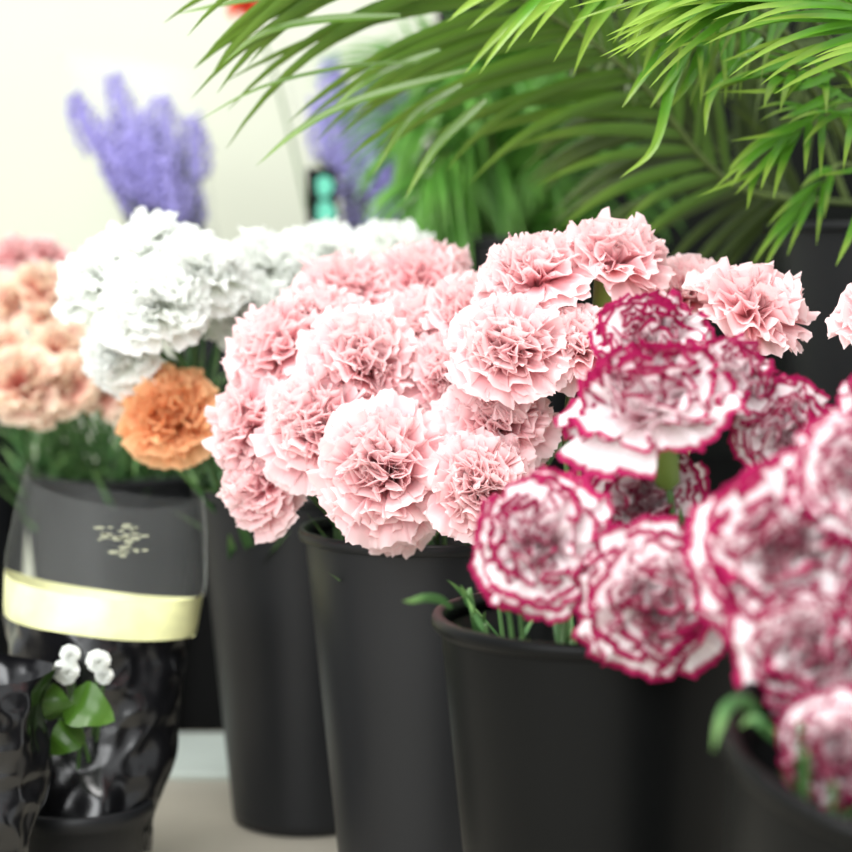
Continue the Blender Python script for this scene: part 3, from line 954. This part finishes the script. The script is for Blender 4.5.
def cone_film(name, base, top, r0, r1, mat, squash=0.6, n=48, rows=10, wav=0.05, slant=0.0, seed=0, parent=None, h0=0.0, h1=1.0, prof=None, origin=None, a0=0.0, a1=2 * PI, crumple=0.0, dip=0.0):
    r = random.Random(seed)
    ph = [r.uniform(0, 6.28) for _ in range(6)]
    ax = (top - base)
    L = ax.length
    ax = ax.normalized()
    sx = (RGT - ax * RGT.dot(ax)).normalized()
    sy = ax.cross(sx)
    vs, fs = [], []
    for j in range(rows + 1):
        h = h0 + (h1 - h0) * j / rows
        for i in range(n + 1):
            a = a0 + (a1 - a0) * i / n
            rad = (r0 + (r1 - r0) * h) if prof is None else prof(h)
            f = 1 + wav * h * math.sin(3 * a + ph[0]) + wav * 0.6 * h * math.sin(7 * a + ph[1] + 2 * h)
            if crumple:
                cn = Vector((math.cos(a) * 1.6, math.sin(a) * 1.6, h * 5.5 + seed))
                f += crumple * (2.0 * mnoise.noise(cn * 0.9) + 0.8 * (0.5 - abs(mnoise.noise(cn * 1.7))) + 0.10 * mnoise.noise(cn * 4.0))
            hh = h + slant * math.cos(a) * h - dip * h * max(0, -math.sin(a))
            vs.append(base + ax * (L * hh) + sx * (rad * f * math.cos(a)) + sy * (rad * f * squash * math.sin(a)) - (origin or Vector((0, 0, 0))))
    for j in range(rows):
        for i in range(n):
            a = j * (n + 1) + i
            fs.append((a, a + 1, a + n + 2, a + n + 1))
    return link(name, mesh(name, vs, fs, mat, True), parent)


gl = at(232, 262, 2.42)
bucket('lavender', gl.x, gl.y, 0.235, 0.085, 0.215, 'small black bucket under the left lavender bunch, hidden by white carnations')
lb = Vector((gl.x, gl.y, 0.25))
lt1 = [(74, 96, 0.0), (112, 76, 0.02), (160, 98, -0.02), (192, 118, 0.0), (100, 128, -0.03), (122, 118, 0.03), (142, 112, -0.02), (158, 128, 0.02), (112, 146, 0.0),
       (134, 140, -0.05), (150, 158, -0.03), (174, 148, 0.03), (126, 168, 0.0), (162, 178, -0.04), (184, 168, 0.0), (196, 186, 0.02), (146, 190, 0.0), (176, 198, -0.03),
       (128, 134, -0.06), (144, 146, -0.06), (162, 160, -0.06), (118, 160, -0.05)]
lavender('purple lavender stem in the cellophane cone against the cream wall', 'lavender in the left bunch', lb, lt1, 2.40, 4)
slv = thing('cellophane_sleeve', lb, 'clear cellophane cone around the left lavender bunch, against the cream wall', 'wrapping')
cone_film('film', lb, at(128, 60, 2.40), 0.012, 0.078, M['clear'], 0.7, wav=0.03, slant=-0.06, seed=2, parent=slv, origin=lb)

gl2 = at(372, 260, 2.46)
bucket('lavender2', gl2.x, gl2.y, 0.235, 0.085, 0.225, 'small black bucket under the right lavender bunch, hidden by carnations')
lb2 = Vector((gl2.x, gl2.y, 0.25))
lt2 = [(330, 60, 0), (352, 88, 0.02), (376, 72, -0.02), (400, 92, 0), (338, 112, 0), (362, 120, -0.03), (386, 112, 0.02), (410, 128, 0), (346, 140, 0.01), (372, 146, 0),
       (394, 140, -0.02), (356, 168, 0), (380, 172, 0.02), (364, 192, -0.04), (384, 196, -0.04), (350, 198, -0.03), (318, 100, 0.02), (372, 130, -0.05), (388, 160, -0.05), (374, 186, -0.06)]
lavender('purple lavender stem in the bunch behind the arching palm leaf', 'lavender in the right bunch', lb2, lt2, 2.44, 6)
slv = thing('cellophane_sleeve', lb2, 'clear cellophane cone around the right lavender bunch, behind the arching palm leaf', 'wrapping')
cone_film('film', lb2, at(366, 20, 2.44), 0.02, 0.105, M['clear2'], 0.7, wav=0.04, seed=9, parent=slv, origin=lb2)

# a red-orange bloom high up behind, in the right lavender bucket
ro = at(250, 9, 2.50)
o = thing('red_flower', lb2 + Vector((-0.03, 0.02, 0.0)), 'blurred red-orange flower high against the cream wall at the top edge', 'flower')
axr = Vector((-0.35, -0.6, 0.7)).normalized()
link('bloom', B_RED[0], o, ro - o.location, axr.to_track_quat('Z', 'Y'), 0.62)
st = MB()
st.add(*tube(bez(Vector((0, 0, 0)), Vector((-0.02, 0, 0.15)), ro - o.location - axr * 0.12, ro - o.location, 12), [0.002] * 13, 6))
st.build('stem', M['stem'], o)

# teal card
tcp = at(322, 232, 2.38)
card = thing('card', tcp, 'dark upright card with teal shapes, left of the right lavender bunch', 'card')
base_z = 0.235
hcard = at(320, 168, 2.38).z - base_z
link('board', box_mesh('board', 0.036, 0.003, hcard, M['black'], 0.001), card, (0, 0, base_z - tcp.z))
mb = MB()
for (cx, cz, rx, rz, sd) in ((0.003, hcard - 0.022, 0.010, 0.013, 1), (0.004, hcard - 0.052, 0.011, 0.014, 2)):
    n = 18
    ring = [Vector((cx + rx * math.cos(2 * PI * i / n) * (1 + 0.15 * math.sin(3 * 2 * PI * i / n + sd)), -0.0022, cz + rz * math.sin(2 * PI * i / n))) for i in range(n)]
    back = [v + Vector((0, 0.0006, 0)) for v in ring]
    mb.add(ring + back, [tuple(range(n))] + [(i, i + n, (i + 1) % n + n, (i + 1) % n) for i in range(n)])
for v in mb.v:
    v.z += base_z - tcp.z
mb.build('print', M['teal'], card, smooth=False)


# ------------------------------------------------------------------ sleeved potted plants, lower left
def pot(o, R, H):
    rb = R * 0.78
    prof = [(0.0005, 0), (rb, 0), (rb + 0.001, 0.003), (R - 0.003, H - 0.014), (R, H - 0.013), (R + 0.001, H - 0.001), (R - 0.001, H), (R - 0.004, H - 0.002), (R - 0.006, H - 0.015), (rb - 0.003, 0.006), (0.0005, 0.006)]
    link('pot', lathe('pot', prof, M['bucket'], 48), o)
    link('soil', lathe('soil', [(R - 0.006, H - 0.016), (R * 0.5, H - 0.012), (0.0005, H - 0.01)], M['soil'], 32), o)


def sleeved_plant(px, pd, tilt_top, label_p, label_s, leaf_specs, blossoms, seed, clear=True):
    gz = ground(px, 880, 0.0)
    g0 = at(px, 800, pd)
    base = Vector((g0.x, g0.y, 0.0))
    o = thing('potted_plant', base, label_p, 'plant')
    pot(o, 0.058, 0.085)
    for (lx, ly, ld, size, dx, dy) in leaf_specs:
        c = at(lx, ly, ld)
        dd = cdir(dx, dy, 0.35)
        stp = [Vector((0, 0, 0.07)), (c - base) * 0.5 + Vector((0, 0.02, 0.03)), c - base - dd * size * 0.5]
        st = MB()
        st.add(*tube(crv(stp, 10), [0.0016] * 11, 6))
        st.build('stem', M['stem'], o)
        lf = MB()
        # broad pointed leaf with a folded midrib
        n = 12
        s = dd.cross(cdir(0.1, 0.3, 0.95)).normalized()
        u = s.cross(dd)
        vs, fs, al = [], [], []
        for i in range(n + 1):
            t = i / n
            w = size * 0.42 * math.sin(PI * t ** 0.8) ** 0.8
            p = c - base + dd * (size * (t - 0.5)) + u * (0.012 * math.sin(PI * t))
            for k in (-1, -0.5, 0, 0.5, 1):
                vs.append(p + s * (w * k) + u * (0.25 * w * abs(k) + 0.0015 * math.sin(20 * t) * abs(k)))
                al.append(t * 0.7)
        for i in range(n):
            for k in range(4):
                a = i * 5 + k
                fs.append((a, a + 1, a + 6, a + 5))
        lf.add(vs, fs, al)
        lf.build('leaf', M['greenleaf'], o)
    for (bx, by, bd, size) in blossoms:
        c = at(bx, by, bd)
        q = cdir(0.1, 0.3, 0.9).to_track_quat('Z', 'Y')
        link('blossom', B_WHITE[1], o, c - base, q, size / 2 / FPX * bd / 0.045)
        st = MB()
        st.add(*tube(crv([Vector((0, 0, 0.07)), (c - base) * 0.5 + Vector((0, 0.02, 0.03)), c - base], 10), [0.0016] * 11, 6))
        st.build('stem', M['stem'], o)
    s0 = base + Vector((0, 0, 0.045))
    top = tilt_top
    sv = thing('plant_sleeve', s0, label_s, 'wrapping')

    def prof(h):
        ks = [(0, 0.053), (0.15, 0.060), (0.35, 0.060), (0.62, 0.077), (0.75, 0.080), (0.9, 0.076), (1, 0.071)]
        for (h0, a), (h1, b) in zip(ks, ks[1:]):
            if h <= h1:
                t = (h - h0) / (h1 - h0)
                return a + (b - a) * t
        return ks[-1][1]
    kw = dict(squash=0.8, slant=-0.03 if clear else -0.10, dip=0.11, n=160, seed=seed, parent=sv, prof=prof, origin=s0)
    if clear:
        cone_film('black_film', s0, top, 0, 0, M['blackfilm'], rows=110, h0=0.0, h1=0.60, wav=0.03, crumple=0.10, **kw)
        tag(cone_film('yellow_band', s0, top, 0, 0, M['band'], rows=6, h0=0.60, h1=0.715, wav=0.03, **kw), 'pale yellow printed band')
        tag(cone_film('clear_film', s0, top, 0, 0, M['clear2'], rows=14, h0=0.715, h1=1.0, wav=0.04, **kw), 'clear upper film')
    else:
        cone_film('black_film', s0, top, 0, 0, M['blackfilm'], rows=80, h0=0.0, h1=0.66, wav=0.04, crumple=0.13, **kw)
    return sv, s0, top


topA = at(112, 478, 1.62)
svA, s0A, tA = sleeved_plant(78, 1.55, topA, 'potted plant with a fresh green leaf, inside the yellow-banded sleeve',
                             'plastic plant sleeve with a clear top, pale yellow band and black lower part',
                             [(92, 712, 1.468, 0.042, 0.8, -0.25), (66, 742, 1.475, 0.03, -0.6, -0.5), (56, 700, 1.478, 0.03, -0.1, 0.9)],
                             [(66, 672, 1.475, 26), (70, 655, 1.475, 20), (98, 662, 1.478, 24), (104, 676, 1.48, 18)], 3)
topB = at(-60, 520, 1.45)
sleeved_plant(-56, 1.42, topB, 'potted plant at the lower left margin, mostly outside the picture',
              'crumpled all-black plastic plant sleeve at the lower left margin', [], [], 8, clear=False)
# pale printed emblem on the clear film
mb = MB()
em = at(122, 540, 1.525)
er = random.Random(21)
for k in range(30):
    a, q = er.uniform(0, 6.28), er.random() ** 0.6
    dx, dz = 0.021 * q * math.cos(a), 0.014 * q * math.sin(a) - 0.002 * math.cos(a)
    w, h = er.uniform(0.003, 0.009), er.uniform(0.0012, 0.003)
    n = 10
    ring = [Vector((dx + w / 2 * math.cos(2 * PI * i / n), -0.0003, dz + h / 2 * math.sin(2 * PI * i / n))) for i in range(n)]
    back = [v + Vector((0, 0.0005, 0)) for v in ring]
    mb.add(ring + back, [tuple(range(n))] + [(i, i + n, (i + 1) % n + n, (i + 1) % n) for i in range(n)])
for v in mb.v:
    v += em - s0A
tag(mb.build('emblem', M['greyprint'], svA, smooth=False), 'pale printed emblem')


# ------------------------------------------------------------------ the room
def slab(name, lo, hi, mat):
    lo, hi = Vector(lo), Vector(hi)
    me = box_mesh(name, hi.x - lo.x, hi.y - lo.y, hi.z - lo.z, mat, 0)
    return tag(link(name, me, None, ((lo.x + hi.x) / 2, (lo.y + hi.y) / 2, lo.z)), kind='structure')


WY = 2.85
slab('floor', (-2.2, -0.8, -0.05), (2.2, WY, 0.0), M['floor'])
xs = at(436, 100, WY).x
slab('wall_back', (-2.2, WY, -0.05), (xs, WY + 0.1, 2.7), M['wall'])
slab('wall_right', (xs, WY, -0.05), (2.2, WY + 0.1, 2.7), M['shadedwall'])  # stretch behind the palms, coloured dark in place of their shade
bx0 = -0.55
brd = tag(link('board', box_mesh('board', 0.62, 0.16, 0.008, M['board'], 0.002), None, (at(160, 775, 1.9).x, 1.965, 0)), 'pale board lying on the floor along the black bench, beside the dark grey bucket', 'board')


# ------------------------------------------------------------------ light
def area(name, loc, target, sx, sy, power, col=(1, 1, 1)):
    l = bpy.data.lights.new(name, 'AREA')
    l.shape = 'RECTANGLE'
    l.size, l.size_y = sx, sy
    l.energy = power
    l.color = col
    o = bpy.data.objects.new(name, l)
    COL.objects.link(o)
    o.location = loc
    o.rotation_euler = (Vector(target) - Vector(loc)).to_track_quat('-Z', 'Y').to_euler()
    return o


area('ceiling_light_panel', (-0.3, 0.7, 2.5), (-0.1, 1.3, 0.4), 1.6, 1.0, 56, (1.0, 0.99, 0.96))
area('ceiling_light_panel', (-1.0, 1.9, 2.6), (-0.6, 2.4, 0.6), 1.2, 0.8, 6, (1.0, 0.99, 0.95))
area('shop_front_window', (-0.8, -0.7, 1.3), (0.2, 1.3, 0.4), 2.4, 1.4, 60, (0.97, 0.99, 1.0))
w = bpy.data.worlds.new('shop_light')
sc.world = w
w.use_nodes = True
bgn = w.node_tree.nodes['Background']
bgn.inputs[0].default_value = (0.95, 0.98, 1.0, 1)
bgn.inputs[1].default_value = 0.75

sc.view_settings.view_transform = 'Standard'
sc.view_settings.look = 'None'
sc.view_settings.exposure = 0.27
sc.view_settings.gamma = 1.0
sc.view_settings.use_curve_mapping = False
